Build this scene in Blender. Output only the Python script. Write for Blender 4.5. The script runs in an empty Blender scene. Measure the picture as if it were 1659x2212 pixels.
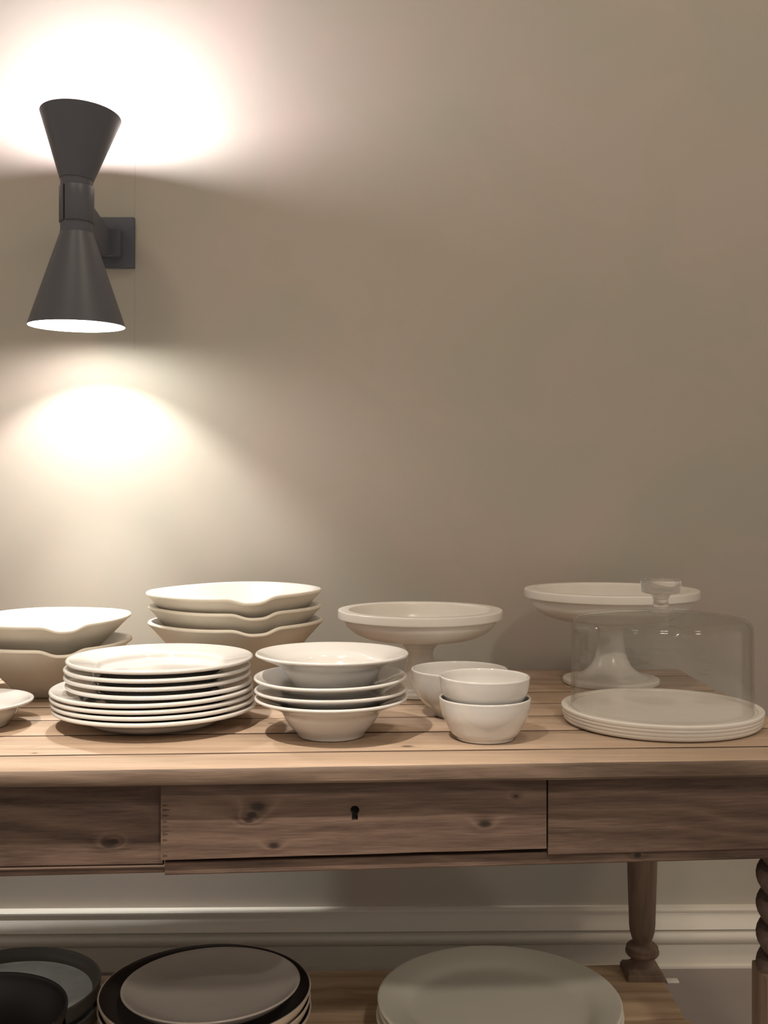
import bpy, bmesh, math, random
from mathutils import Vector, Matrix, noise

random.seed(7)
D = bpy.data
SC = bpy.context.scene
COL = SC.collection
PI = math.pi

# ------------------------------------------------------------------ camera
F = 2300.0                    # focal length in pixels of the 1659 x 2212 frame
CX, CY = 830.0, 1075.0        # principal point (horizon a little above the middle)
ZC = 0.84                     # camera height above the floor
cam_data = D.cameras.new('camera')
cam = D.objects.new('camera', cam_data)
COL.objects.link(cam)
cam.location = (0, 0, ZC)
cam.rotation_euler = (PI / 2, 0, 0)
cam_data.sensor_fit = 'VERTICAL'
cam_data.sensor_height = 36.0
cam_data.sensor_width = 36.0 * 1659 / 2212
cam_data.lens = 36.0 * F / 2212
cam_data.shift_y = -(1106.0 - CY) / 2212
cam_data.clip_start = 0.01
SC.camera = cam

# ------------------------------------------------------------------ view + world + lights
SC.view_settings.view_transform = 'Standard'
SC.view_settings.look = 'None'
SC.view_settings.exposure = 0.0
SC.view_settings.gamma = 1.0
SC.view_settings.use_curve_mapping = False

world = D.worlds.new('dim_room')
SC.world = world
world.use_nodes = True
bg = world.node_tree.nodes['Background']
bg.inputs['Color'].default_value = (1.0, 0.87, 0.74, 1)
bg.inputs['Strength'].default_value = 0.51


def point(name, loc, power, color, radius):
    l = D.lights.new(name, 'POINT')
    l.energy = power
    l.color = color
    l.shadow_soft_size = radius
    o = D.objects.new(name, l)
    COL.objects.link(o)
    o.location = loc
    return o


def aim(o, target):
    d = Vector(target) - o.location
    o.rotation_euler = d.to_track_quat('-Z', 'Y').to_euler()


def spot(name, loc, target, power, color, size_deg, blend, radius):
    l = D.lights.new(name, 'SPOT')
    l.energy = power
    l.color = color
    l.spot_size = math.radians(size_deg)
    l.spot_blend = blend
    l.shadow_soft_size = radius
    o = D.objects.new(name, l)
    COL.objects.link(o)
    o.location = loc
    aim(o, target)
    return o


# ceiling downlight of the room, in front of and above the table
spot('downlight_and_fill_spot', (-0.62, 0.13, 2.66), (-0.26, 1.10, 0.34), 290, (1.0, 0.90, 0.79), 31, 0.9, 0.03)
# added row of fill spots to brighten the wall, no known fixtures
for wx in (-0.7, 0.35, 1.4):
    spot('wall_fill_spot', (wx, 0.95, 2.72), (wx, 1.75, 1.05), 26, (1.0, 0.85, 0.68), 110, 1.0, 0.12)
# added fill spot behind the camera, lifting the lower shelf
spot('downlight_and_fill_spot', (0.75, -1.35, 2.70), (0.10, 1.50, 0.04), 110, (1.0, 0.88, 0.75), 25, 0.6, 0.10)

# ------------------------------------------------------------------ key heights
ZT = ZC - 0.300    # table top surface
ZS = ZC - 0.785    # lower shelf surface
WALL_Y = 1.92
WALL_S = math.tan(math.radians(0.9))


# ------------------------------------------------------------------ materials
def new_mat(name):
    m = D.materials.new(name)
    m.use_nodes = True
    return m, m.node_tree, m.node_tree.nodes['Principled BSDF']


def N(nt, kind, **kw):
    n = nt.nodes.new(kind)
    for k, v in kw.items():
        setattr(n, k, v)
    return n


def math_node(nt, op, a, b=None, c=None):
    n = nt.nodes.new('ShaderNodeMath')
    n.operation = op
    for i, v in enumerate((a, b, c)):
        if v is None:
            continue
        if isinstance(v, (int, float)):
            n.inputs[i].default_value = v
        else:
            nt.links.new(v, n.inputs[i])
    return n.outputs[0]


def mix_col(nt, fac, a, b, mode='MIX'):
    n = nt.nodes.new('ShaderNodeMix')
    n.data_type = 'RGBA'
    n.blend_type = mode
    for sock, v in ((n.inputs[0], fac), (n.inputs[6], a), (n.inputs[7], b)):
        if isinstance(v, (int, float)):
            sock.default_value = v
        elif isinstance(v, tuple):
            sock.default_value = (v[0], v[1], v[2], 1)
        else:
            nt.links.new(v, sock)
    return n.outputs[2]


def noise_tex(nt, vec, scale, detail=4.0, rough=0.5, dist=0.0):
    n = nt.nodes.new('ShaderNodeTexNoise')
    n.inputs['Scale'].default_value = scale
    n.inputs['Detail'].default_value = detail
    n.inputs['Roughness'].default_value = rough
    n.inputs['Distortion'].default_value = dist
    if vec is not None:
        nt.links.new(vec, n.inputs['Vector'])
    return n.outputs['Fac']


def vscale(nt, vec, s, off=None):
    n = nt.nodes.new('ShaderNodeVectorMath')
    n.operation = 'MULTIPLY'
    nt.links.new(vec, n.inputs[0])
    n.inputs[1].default_value = s
    return n.outputs[0]


def ramp(nt, fac, stops):
    n = nt.nodes.new('ShaderNodeValToRGB')
    e = n.color_ramp.elements
    while len(e) < len(stops):
        e.new(0.5)
    for el, (p, c) in zip(e, stops):
        el.position = p
        el.color = (c[0], c[1], c[2], 1)
    nt.links.new(fac, n.inputs[0])
    return n.outputs[0]


def bump(nt, bsdf, height, strength, dist):
    b = nt.nodes.new('ShaderNodeBump')
    b.inputs['Strength'].default_value = strength
    b.inputs['Distance'].default_value = dist
    nt.links.new(height, b.inputs['Height'])
    nt.links.new(b.outputs[0], bsdf.inputs['Normal'])


def glaze(name, col, rough=0.14, var=0.04, coat=0.0, scale=18.0):
    """fired clay: faint cloudy variation in the glaze, small relief"""
    m, nt, b = new_mat(name)
    tc = N(nt, 'ShaderNodeTexCoord')
    n = noise_tex(nt, tc.outputs['Object'], scale, 3)
    lo = tuple(c * (1 - var) for c in col)
    hi = tuple(min(1, c * (1 + var)) for c in col)
    c = mix_col(nt, n, lo, hi)
    nt.links.new(c, b.inputs['Base Color'])
    b.inputs['Roughness'].default_value = rough
    b.inputs['Coat Weight'].default_value = coat
    b.inputs['Coat Roughness'].default_value = 0.05
    n2 = noise_tex(nt, tc.outputs['Object'], 45, 2)
    bump(nt, b, n2, 0.06, 0.002)
    return m


def wood(name, dark, mid, light, knots=(), rough=0.62, ring=70.0, wob=6.0, fine=0.5, var=0.25, spot_amt=0.0, vertical=False, kaxis=2, ringw=0.30):
    m, nt, b = new_mat(name)
    tc = N(nt, 'ShaderNodeTexCoord')
    P = tc.outputs['Object']
    oi = N(nt, 'ShaderNodeObjectInfo')
    rnd = oi.outputs['Random']
    comb = N(nt, 'ShaderNodeCombineXYZ')
    for i, k in enumerate((7.3, 3.1, 5.7)):
        nt.links.new(math_node(nt, 'MULTIPLY', rnd, k), comb.inputs[i])
    va = N(nt, 'ShaderNodeVectorMath', operation='ADD')
    nt.links.new(P, va.inputs[0])
    nt.links.new(comb.outputs[0], va.inputs[1])
    V = va.outputs[0]
    ax = (lambda a, t: (t, t, a)) if vertical else (lambda a, t: (a, t, t))
    n_low = noise_tex(nt, vscale(nt, V, ax(2.2, 7.0)), 1.0, 3, 0.55, 0.4)
    n_str = noise_tex(nt, vscale(nt, V, ax(3.0, 60.0)), 1.0, 5, 0.6)
    n_fin = noise_tex(nt, vscale(nt, V, ax(14.0, 420.0)), 1.0, 3, 0.6)
    sep = N(nt, 'ShaderNodeSeparateXYZ')
    nt.links.new(P, sep.inputs[0])
    across = math_node(nt, 'ADD', sep.outputs[2], sep.outputs[1]) if not vertical else math_node(nt, 'ADD', sep.outputs[0], sep.outputs[1])
    cc = math_node(nt, 'ADD', math_node(nt, 'MULTIPLY', across, ring), math_node(nt, 'MULTIPLY', n_low, wob))
    kdark = None
    for (kx, kz, kr) in knots:
        dx = math_node(nt, 'MULTIPLY', math_node(nt, 'SUBTRACT', sep.outputs[0], kx), 0.6)
        dz = math_node(nt, 'SUBTRACT', sep.outputs[kaxis], kz)
        dd = math_node(nt, 'SQRT', math_node(nt, 'ADD', math_node(nt, 'MULTIPLY', dx, dx), math_node(nt, 'MULTIPLY', dz, dz)))
        dd = math_node(nt, 'ADD', dd, math_node(nt, 'MULTIPLY', math_node(nt, 'SUBTRACT', n_str, 0.5), kr * 0.9))
        q = math_node(nt, 'DIVIDE', dd, kr)
        g = math_node(nt, 'EXPONENT', math_node(nt, 'MULTIPLY', math_node(nt, 'MULTIPLY', q, q), -0.30))
        cc = math_node(nt, 'ADD', cc, math_node(nt, 'MULTIPLY', g, 2.2))
        q2 = math_node(nt, 'MULTIPLY', q, q)
        kd = math_node(nt, 'EXPONENT', math_node(nt, 'MULTIPLY', math_node(nt, 'MULTIPLY', q2, q2), -1.0))
        kdark = kd if kdark is None else math_node(nt, 'MAXIMUM', kdark, kd)
    wav = math_node(nt, 'PINGPONG', cc, 1.0)
    wav = math_node(nt, 'POWER', wav, 1.6)
    t = math_node(nt, 'ADD', math_node(nt, 'MULTIPLY', wav, ringw), math_node(nt, 'MULTIPLY', n_str, 0.75))
    t = math_node(nt, 'ADD', t, math_node(nt, 'MULTIPLY', math_node(nt, 'SUBTRACT', n_fin, 0.5), fine))
    t = math_node(nt, 'ADD', t, math_node(nt, 'MULTIPLY', math_node(nt, 'SUBTRACT', rnd, 0.5), var))
    c = ramp(nt, t, [(0.12, dark), (0.50, mid), (0.85, light)])
    if spot_amt:
        # scuffs and old stains with a shape of their own
        ns = noise_tex(nt, vscale(nt, V, ax(5.0, 22.0)), 1.0, 5, 0.65, 0.6)
        s = math_node(nt, 'MULTIPLY', math_node(nt, 'SMOOTH_MIN', math_node(nt, 'MAXIMUM', math_node(nt, 'SUBTRACT', ns, 0.58), 0.0), 0.12, 0.02), spot_amt * 8)
        c = mix_col(nt, s, c, tuple(v * 0.45 for v in dark))
    if kdark is not None:
        c = mix_col(nt, math_node(nt, 'MULTIPLY', kdark, 0.88), c, tuple(v * 0.28 for v in dark))
    nt.links.new(c, b.inputs['Base Color'])
    b.inputs['Roughness'].default_value = rough
    b.inputs['Specular IOR Level'].default_value = 0.35
    h = math_node(nt, 'ADD', math_node(nt, 'MULTIPLY', n_str, 0.6), math_node(nt, 'MULTIPLY', n_fin, 0.5))
    bump(nt, b, h, 0.45, 0.0012)
    return m


def plain(name, col, rough=0.5, metal=0.0, var=0.05, scale=30.0, bs=0.1):
    m, nt, b = new_mat(name)
    tc = N(nt, 'ShaderNodeTexCoord')
    n = noise_tex(nt, tc.outputs['Object'], scale, 4)
    c = mix_col(nt, n, tuple(v * (1 - var) for v in col), tuple(v * (1 + var) for v in col))
    nt.links.new(c, b.inputs['Base Color'])
    b.inputs['Roughness'].default_value = rough
    b.inputs['Metallic'].default_value = metal
    if bs:
        n2 = noise_tex(nt, tc.outputs['Object'], scale * 8, 3)
        bump(nt, b, n2, bs, 0.001)
    return m


def wall_material():
    m, nt, b = new_mat('limewashed_plaster')
    tc = N(nt, 'ShaderNodeTexCoord')
    P = tc.outputs['Object']
    n1 = noise_tex(nt, P, 3.2, 4, 0.55, 0.6)
    n2 = noise_tex(nt, P, 7.0, 5, 0.6, 0.8)
    n3 = noise_tex(nt, P, 160.0, 2)
    c = ramp(nt, n1, [(0.36, (0.435, 0.410, 0.345)), (0.50, (0.462, 0.415, 0.350)), (0.62, (0.492, 0.418, 0.362))])
    c = mix_col(nt, math_node(nt, 'MULTIPLY', n2, 0.28), c, (0.45, 0.43, 0.375))
    # hairline joint in the plaster beside the lamp's back plate
    sep = N(nt, 'ShaderNodeSeparateXYZ')
    nt.links.new(P, sep.inputs[0])
    wig = math_node(nt, 'MULTIPLY', math_node(nt, 'SUBTRACT', n2, 0.5), 0.003)
    dx = math_node(nt, 'ABSOLUTE', math_node(nt, 'ADD', math_node(nt, 'SUBTRACT', sep.outputs[0], -0.4478), wig))
    line = math_node(nt, 'SUBTRACT', 1.0, math_node(nt, 'SMOOTH_MIN', math_node(nt, 'DIVIDE', dx, 0.0010), 1.0, 0.1))
    line = math_node(nt, 'MAXIMUM', line, 0.0)
    zwin = math_node(nt, 'LESS_THAN', math_node(nt, 'ABSOLUTE', math_node(nt, 'SUBTRACT', sep.outputs[2], ZC + 0.437)), 0.17)
    line = math_node(nt, 'MULTIPLY', line, zwin)
    c = mix_col(nt, math_node(nt, 'MULTIPLY', line, 0.35), c, (0.16, 0.14, 0.11))
    nt.links.new(c, b.inputs['Base Color'])
    b.inputs['Roughness'].default_value = 0.85
    b.inputs['Specular IOR Level'].default_value = 0.2
    h = math_node(nt, 'ADD', math_node(nt, 'MULTIPLY', n2, 1.0), math_node(nt, 'MULTIPLY', n3, 0.12))
    bump(nt, b, h, 0.10, 0.004)
    return m


def emit(name, col, strength):
    m, nt, b = new_mat(name)
    b.inputs['Base Color'].default_value = (0.8, 0.8, 0.8, 1)
    b.inputs['Emission Color'].default_value = (*col, 1)
    b.inputs['Emission Strength'].default_value = strength
    return m


def thin_glass(name):
    """clear glass wall: straight-through transmission with a Fresnel reflection"""
    m = D.materials.new(name)
    m.use_nodes = True
    nt = m.node_tree
    nt.nodes.clear()
    out = N(nt, 'ShaderNodeOutputMaterial')
    tr = N(nt, 'ShaderNodeBsdfTransparent')
    tr.inputs['Color'].default_value = (0.975, 0.975, 0.968, 1)
    gl = N(nt, 'ShaderNodeBsdfGlossy')
    gl.inputs['Roughness'].default_value = 0.03
    geo = N(nt, 'ShaderNodeNewGeometry')
    ior = N(nt, 'ShaderNodeMix')
    nt.links.new(geo.outputs['Backfacing'], ior.inputs[0])
    ior.inputs[2].default_value = 1.46
    ior.inputs[3].default_value = 1 / 1.46
    fr = N(nt, 'ShaderNodeFresnel')
    nt.links.new(ior.outputs[0], fr.inputs['IOR'])
    tc = N(nt, 'ShaderNodeTexCoord')
    n = noise_tex(nt, vscale(nt, tc.outputs['Object'], (0.3, 0.3, 1.0)), 100, 2)
    b = N(nt, 'ShaderNodeBump')
    b.inputs['Strength'].default_value = 0.25
    b.inputs['Distance'].default_value = 0.002
    nt.links.new(n, b.inputs['Height'])
    nt.links.new(b.outputs[0], gl.inputs['Normal'])
    mx = N(nt, 'ShaderNodeMixShader')
    nt.links.new(math_node(nt, 'MULTIPLY', fr.outputs[0], 0.8), mx.inputs[0])
    nt.links.new(tr.outputs[0], mx.inputs[1])
    nt.links.new(gl.outputs[0], mx.inputs[2])
    nt.links.new(mx.outputs[0], out.inputs[0])
    return m


def solid_glass(name):
    m, nt, b = new_mat(name)
    tc = N(nt, 'ShaderNodeTexCoord')
    b.inputs['Base Color'].default_value = (0.97, 0.97, 0.96, 1)
    b.inputs['Transmission Weight'].default_value = 1.0
    b.inputs['Roughness'].default_value = 0.02
    b.inputs['IOR'].default_value = 1.47
    bump(nt, b, noise_tex(nt, tc.outputs['Object'], 60, 2), 0.1, 0.001)
    tr = N(nt, 'ShaderNodeBsdfTransparent')
    mx = N(nt, 'ShaderNodeMixShader')
    mx.inputs[0].default_value = 0.25
    nt.links.new(b.outputs[0], mx.inputs[1])
    nt.links.new(tr.outputs[0], mx.inputs[2])
    nt.links.new(mx.outputs[0], nt.nodes['Material Output'].inputs[0])
    return m


M = {}
M['wall'] = wall_material()
M['floor'] = plain('grey_floor', (0.30, 0.255, 0.235), 0.7, var=0.10, scale=9)
M['ceiling'] = plain('pale_ceiling_paint', (0.75, 0.70, 0.63), 0.9, bs=0)
M['trim'] = plain('painted_trim', (0.73, 0.685, 0.60), 0.45, var=0.03, scale=20, bs=0.05)
M['top'] = wood('worn_table_top_wood', (0.27, 0.185, 0.120), (0.43, 0.315, 0.225), (0.53, 0.405, 0.305), ring=40, wob=4, var=0.26, spot_amt=0.30, fine=0.30, ringw=0.12, kaxis=1,
                knots=[(0.028, 1.285, 0.0055), (-0.62, 1.70, 0.003), (-0.15, 1.415, 0.003), (0.315, 1.51, 0.003), (0.20, 1.575, 0.004), (-0.41, 1.25, 0.0025)])
AP_K = []
for kx_, ky_, kd_, kr_ in ((235, 1824, 1.216, 0.0052), (245, 1821, 1.216, 0.0035), (592, 1826, 1.215, 0.0042), (1048, 1779, 1.228, 0.0048), (1115, 1720, 1.230, 0.0024), (557, 1743, 1.215, 0.0062), (545, 1760, 1.215, 0.0048), (538, 1770, 1.215, 0.0035), (1378, 1848, 1.244, 0.003)):
    AP_K.append(((kx_ - CX) / F * kd_, ZC - (ky_ - CY) / F * kd_, kr_))
M['apron'] = wood('aged_apron_wood', (0.056, 0.034, 0.025), (0.128, 0.082, 0.059), (0.188, 0.125, 0.092), knots=AP_K, ring=85, wob=11, var=0.12, spot_amt=0.25, fine=0.8)
M['leg'] = wood('turned_leg_wood', (0.10, 0.066, 0.046), (0.18, 0.122, 0.088), (0.24, 0.168, 0.122), ring=60, wob=4, fine=0.6, vertical=True)
M['twist'] = wood('dark_twist_wood', (0.03, 0.019, 0.014), (0.065, 0.042, 0.032), (0.11, 0.075, 0.055), ring=60, wob=4, fine=0.6, vertical=True)
M['edge'] = wood('weathered_edge_wood', (0.075, 0.050, 0.036), (0.165, 0.113, 0.080), (0.24, 0.17, 0.122), ring=60, wob=6, var=0.1, fine=0.6, spot_amt=0.3)
M['shelf'] = wood('lower_shelf_wood', (0.32, 0.215, 0.13), (0.55, 0.395, 0.26), (0.66, 0.49, 0.335), ring=45, wob=6, var=0.2, spot_amt=0.3, fine=0.4)
M['hole_shade'] = plain('cavity_shade_colour', (0.012, 0.009, 0.007), 0.9, bs=0)  # near-black colour standing in for shade inside the keyhole and sleeve split
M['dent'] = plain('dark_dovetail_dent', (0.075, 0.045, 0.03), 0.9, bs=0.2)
M['porcelain'] = glaze('white_porcelain_glaze', (0.66, 0.637, 0.60), 0.11, coat=0.5)
M['cream'] = glaze('cream_stoneware_glaze', (0.71, 0.665, 0.60), 0.24)
M['raw'] = glaze('unglazed_stoneware', (0.70, 0.635, 0.525), 0.55, var=0.06, scale=30)
M['white_in'] = glaze('white_interior_glaze', (0.63, 0.615, 0.585), 0.20)
M['platter'] = glaze('pale_celadon_glaze', (0.84, 0.82, 0.70), 0.20, coat=0.2)
M['taupe'] = glaze('taupe_glaze', (0.56, 0.50, 0.44), 0.16, coat=0.3)
M['taupe_out'] = glaze('sand_stoneware', (0.58, 0.49, 0.40), 0.5)
M['brown_in'] = glaze('dark_brown_glaze', (0.06, 0.046, 0.040), 0.4)
M['blue_in'] = glaze('blue_grey_glaze', (0.60, 0.68, 0.70), 0.35, var=0.25, scale=40)
M['char'] = glaze('charcoal_stoneware', (0.10, 0.092, 0.084), 0.5, var=0.2)
M['black'] = glaze('black_stoneware', (0.013, 0.011, 0.011), 0.5)
M['metal'] = plain('graphite_lacquer', (0.086, 0.089, 0.104), 0.40, var=0.03, bs=0.03)
M['metal2'] = plain('graphite_lacquer_plate', (0.080, 0.086, 0.106), 0.45, var=0.03, bs=0.03)
M['inside'] = plain('white_shade_lining', (0.85, 0.84, 0.82), 0.6, bs=0)
M['lamp_up'] = emit('upper_bulb_face', (1.0, 0.90, 0.90), 30)
M['lamp_dn'] = emit('lower_bulb_face', (1.0, 0.90, 0.76), 20)
M['glass'] = thin_glass('clear_dome_glass')
M['knob'] = solid_glass('clear_knob_glass')
M['white_strip'] = plain('plain_white', (0.7, 0.66, 0.6), 0.5, bs=0)


# ------------------------------------------------------------------ object helpers
def link_mesh(name, bm, mats, parent=None, smooth=40):
    bmesh.ops.recalc_face_normals(bm, faces=bm.faces[:])
    me = D.meshes.new(name)
    bm.to_mesh(me)
    bm.free()
    for k in (mats if isinstance(mats, (list, tuple)) else [mats]):
        me.materials.append(M[k])
    if smooth:
        me.shade_smooth()
        me.set_sharp_from_angle(angle=math.radians(smooth))
    o = D.objects.new(name, me)
    COL.objects.link(o)
    if parent is not None:
        o.parent = parent
    return o


def empty(name, loc=(0, 0, 0)):
    o = D.objects.new(name, None)
    o.empty_display_size = 0.05
    COL.objects.link(o)
    o.location = loc
    return o


def tag(o, label=None, cat=None, group=None, kind=None):
    if label:
        o['label'] = label
    if cat:
        o['category'] = cat
    if group:
        o['group'] = group
    if kind:
        o['kind'] = kind
    return o


def chaikin(p, it=2, keep=0.25):
    for _ in range(it):
        q = [p[0]]
        for a, b in zip(p[:-1], p[1:]):
            q.append((a[0] + (b[0] - a[0]) * keep, a[1] + (b[1] - a[1]) * keep))
            q.append((a[0] + (b[0] - a[0]) * (1 - keep), a[1] + (b[1] - a[1]) * (1 - keep)))
        q.append(p[-1])
        p = q
    return p


def lathe_bm(prof, segs=96, mat_fn=None, bm=None, deform=None):
    """revolve (r, z) points around Z; points on the axis become one vertex"""
    bm = bm or bmesh.new()
    rings = []
    for r, z in prof:
        if r < 1e-5:
            rings.append([bm.verts.new((0, 0, z))])
        else:
            rings.append([bm.verts.new((r * math.cos(2 * PI * k / segs), r * math.sin(2 * PI * k / segs), z)) for k in range(segs)])
    for i in range(len(rings) - 1):
        a, b = rings[i], rings[i + 1]
        mi = mat_fn(i, prof[i], prof[i + 1]) if mat_fn else 0
        for k in range(segs):
            k2 = (k + 1) % segs
            if len(a) == 1 and len(b) == 1:
                continue
            if len(a) == 1:
                f = bm.faces.new((a[0], b[k2], b[k]))
            elif len(b) == 1:
                f = bm.faces.new((a[k], a[k2], b[0]))
            else:
                f = bm.faces.new((a[k], a[k2], b[k2], b[k]))
            f.material_index = mi
    if deform:
        for v in bm.verts:
            v.co = deform(v.co)
    return bm


def closed_lathe_bm(prof, segs=96, mat_fn=None):
    """revolve a closed profile that does not reach the axis (a shell ring)"""
    bm = bmesh.new()
    n = len(prof)
    rings = [[bm.verts.new((r * math.cos(2 * PI * k / segs), r * math.sin(2 * PI * k / segs), z)) for k in range(segs)] for r, z in prof]
    for i in range(n):
        a, b = rings[i], rings[(i + 1) % n]
        for k in range(segs):
            k2 = (k + 1) % segs
            f = bm.faces.new((a[k], a[k2], b[k2], b[k]))
            f.material_index = mat_fn(i) if mat_fn else 0
    return bm


def px(x, d):
    return (x - CX) / F * d


def box_bm(x0, x1, y0, y1, z0, z1, bev=0.0, bm=None):
    bm = bm or bmesh.new()
    vs = [bm.verts.new(p) for p in ((x0, y0, z0), (x1, y0, z0), (x1, y1, z0), (x0, y1, z0), (x0, y0, z1), (x1, y0, z1), (x1, y1, z1), (x0, y1, z1))]
    for q in ((0, 3, 2, 1), (4, 5, 6, 7), (0, 1, 5, 4), (1, 2, 6, 5), (2, 3, 7, 6), (3, 0, 4, 7)):
        bm.faces.new([vs[i] for i in q])
    if bev:
        bmesh.ops.bevel(bm, geom=bm.edges[:], offset=bev, segments=2, affect='EDGES', profile=0.5)
    return bm


def sweep(xs, section):
    """board running along X: section(x) gives a closed ring of (x, y, z)"""
    bm = bmesh.new()
    rings = [[bm.verts.new(p) for p in section(x)] for x in xs]
    n = len(rings[0])
    for a, b in zip(rings[:-1], rings[1:]):
        for k in range(n):
            k2 = (k + 1) % n
            bm.faces.new((a[k], b[k], b[k2], a[k2]))
    bm.faces.new(rings[0])
    bm.faces.new(list(reversed(rings[-1])))
    return bm


def lin(n, a, b):
    return [a + (b - a) * i / (n - 1) for i in range(n)]


# ------------------------------------------------------------------ setting
def wall_y(x):
    return WALL_Y + WALL_S * x


def build_setting():
    bm = bmesh.new()
    x0, x1 = -3.0, 3.0
    pts = [(x0, wall_y(x0), 0), (x1, wall_y(x1), 0), (x1, wall_y(x1), 2.75), (x0, wall_y(x0), 2.75)]
    f = [bm.verts.new(p) for p in pts]
    g = [bm.verts.new((p[0], p[1] + 0.12, p[2])) for p in pts]
    bm.faces.new(f)
    bm.faces.new(list(reversed(g)))
    for i in range(4):
        j = (i + 1) % 4
        bm.faces.new((f[i], g[i], g[j], f[j]))
    tag(link_mesh('wall_back', bm, 'wall', smooth=0), 'taupe plaster wall behind the table', kind='structure')

    tag(link_mesh('floor', box_bm(-3.0, 3.0, -1.5, 2.0, -0.05, 0.0), 'floor', smooth=0), 'grey floor under the table', kind='structure')

    tag(link_mesh('ceiling', box_bm(-3.0, 3.0, -1.5, 2.05, 2.75, 2.85), 'ceiling', smooth=0), 'pale ceiling of the room', kind='structure')

    # skirting: flat board, rounded torus, groove, cove and top fillet (distance off the wall, height)
    k = F / WALL_Y
    zz = lambda y: ZC - (y - CY) / k * 0.992
    prof = [(0.0, 0.0), (0.030, 0.0), (0.030, 0.004), (0.0275, 0.0055), (0.0235, 0.006), (0.0235, zz(2037)), (0.029, zz(2036)), (0.0325, zz(2032)),
            (0.0350, zz(2025)), (0.0345, zz(2019)), (0.0315, zz(2012.5)), (0.0265, zz(2009)), (0.0235, zz(2008)), (0.0235, zz(2005)), (0.0320, zz(2004.5)), (0.0300, zz(2001)),
            (0.0245, zz(1995)), (0.0195, zz(1987)), (0.0165, zz(1979)), (0.0158, zz(1973)), (0.0190, zz(1972)), (0.0190, zz(1968)), (0.0165, zz(1966)), (0.0, zz(1965))]
    xs = (-3.0, 3.0)
    bm = sweep(xs, lambda x: [(x, wall_y(x) - d, z) for d, z in prof])
    tag(link_mesh('baseboard_back', bm, 'trim', smooth=35), 'painted moulded skirting board along the wall', kind='structure')


build_setting()

# ------------------------------------------------------------------ table
TBL = empty('console_table', (0, 1.5, 0))
tag(TBL, 'old wooden console table with a drawer, turned legs and a low shelf', 'table')
INV = Matrix.Translation((0, -1.5, 0))


def tpart(name, bm, mat, parent=TBL, smooth=40):
    """a mesh in world coordinates hung under the table's empty"""
    bm.transform(Matrix.Identity(4))
    o = link_mesh(name, bm, mat, None, smooth)
    o.parent = parent
    o.matrix_parent_inverse = parent.matrix_world.inverted() if parent is not TBL else INV
    return o


FRONT_A, FRONT_B = 1.196, 0.053
seams = [(1.196, 0.053), (1.262, 0.051), (1.364, 0.048), (1.456, 0.045), (1.545, 0.043), (1.636, 0.041), (1.776, 0.038), (1.8495, 0.037)]
TT = 0.021


def right_end(y):
    return 0.53 - 0.027 * (y - 1.22)


def fnoise(x, s, seed):
    return noise.noise(Vector((x * s, seed * 7.31, seed * 1.7)))


def plank_bm(s0, s1, x0, x1, z, th, bev, seed, front=False, n=60, gap=0.0024, jit=0.0006):
    (a0, b0), (a1, b1) = s0, s1
    xs = lin(n, x0, x1)

    def sec(x):
        ya = a0 + b0 * x + gap * (1 + 0.8 * fnoise(x, 9, seed))
        yb = a1 + b1 * x - gap * (1 + 0.8 * fnoise(x, 9, seed + 3))
        dz = jit * 0.7 * fnoise(x, 3, seed + 5)
        zt = z + dz
        if front:
            w = max(0.0, min(1.0, (0.25 - x) / 0.6))
            r = 0.0035 + 0.0065 * w + 0.0012 * fnoise(x, 14, seed + 9)
            ya += 0.0008 * fnoise(x, 25, seed + 2)
            ring = [(x, ya + r, zt), (x, ya + r * 0.62, zt - r * 0.10), (x, ya + r * 0.30, zt - r * 0.35), (x, ya + r * 0.08, zt - r * 0.72), (x, ya, zt - r * 1.15),
                    (x, ya + 0.0006, z - th + 0.003), (x, ya + 0.003, z - th)]
        else:
            ring = [(x, ya + bev, zt), (x, ya + bev * 0.3, zt - bev * 0.3), (x, ya, zt - bev), (x, ya, z - th)]
        ring += [(x, yb, z - th), (x, yb, zt - bev), (x, yb - bev * 0.3, zt - bev * 0.3), (x, yb - bev, zt)]
        return ring
    return sweep(xs, sec)


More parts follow.
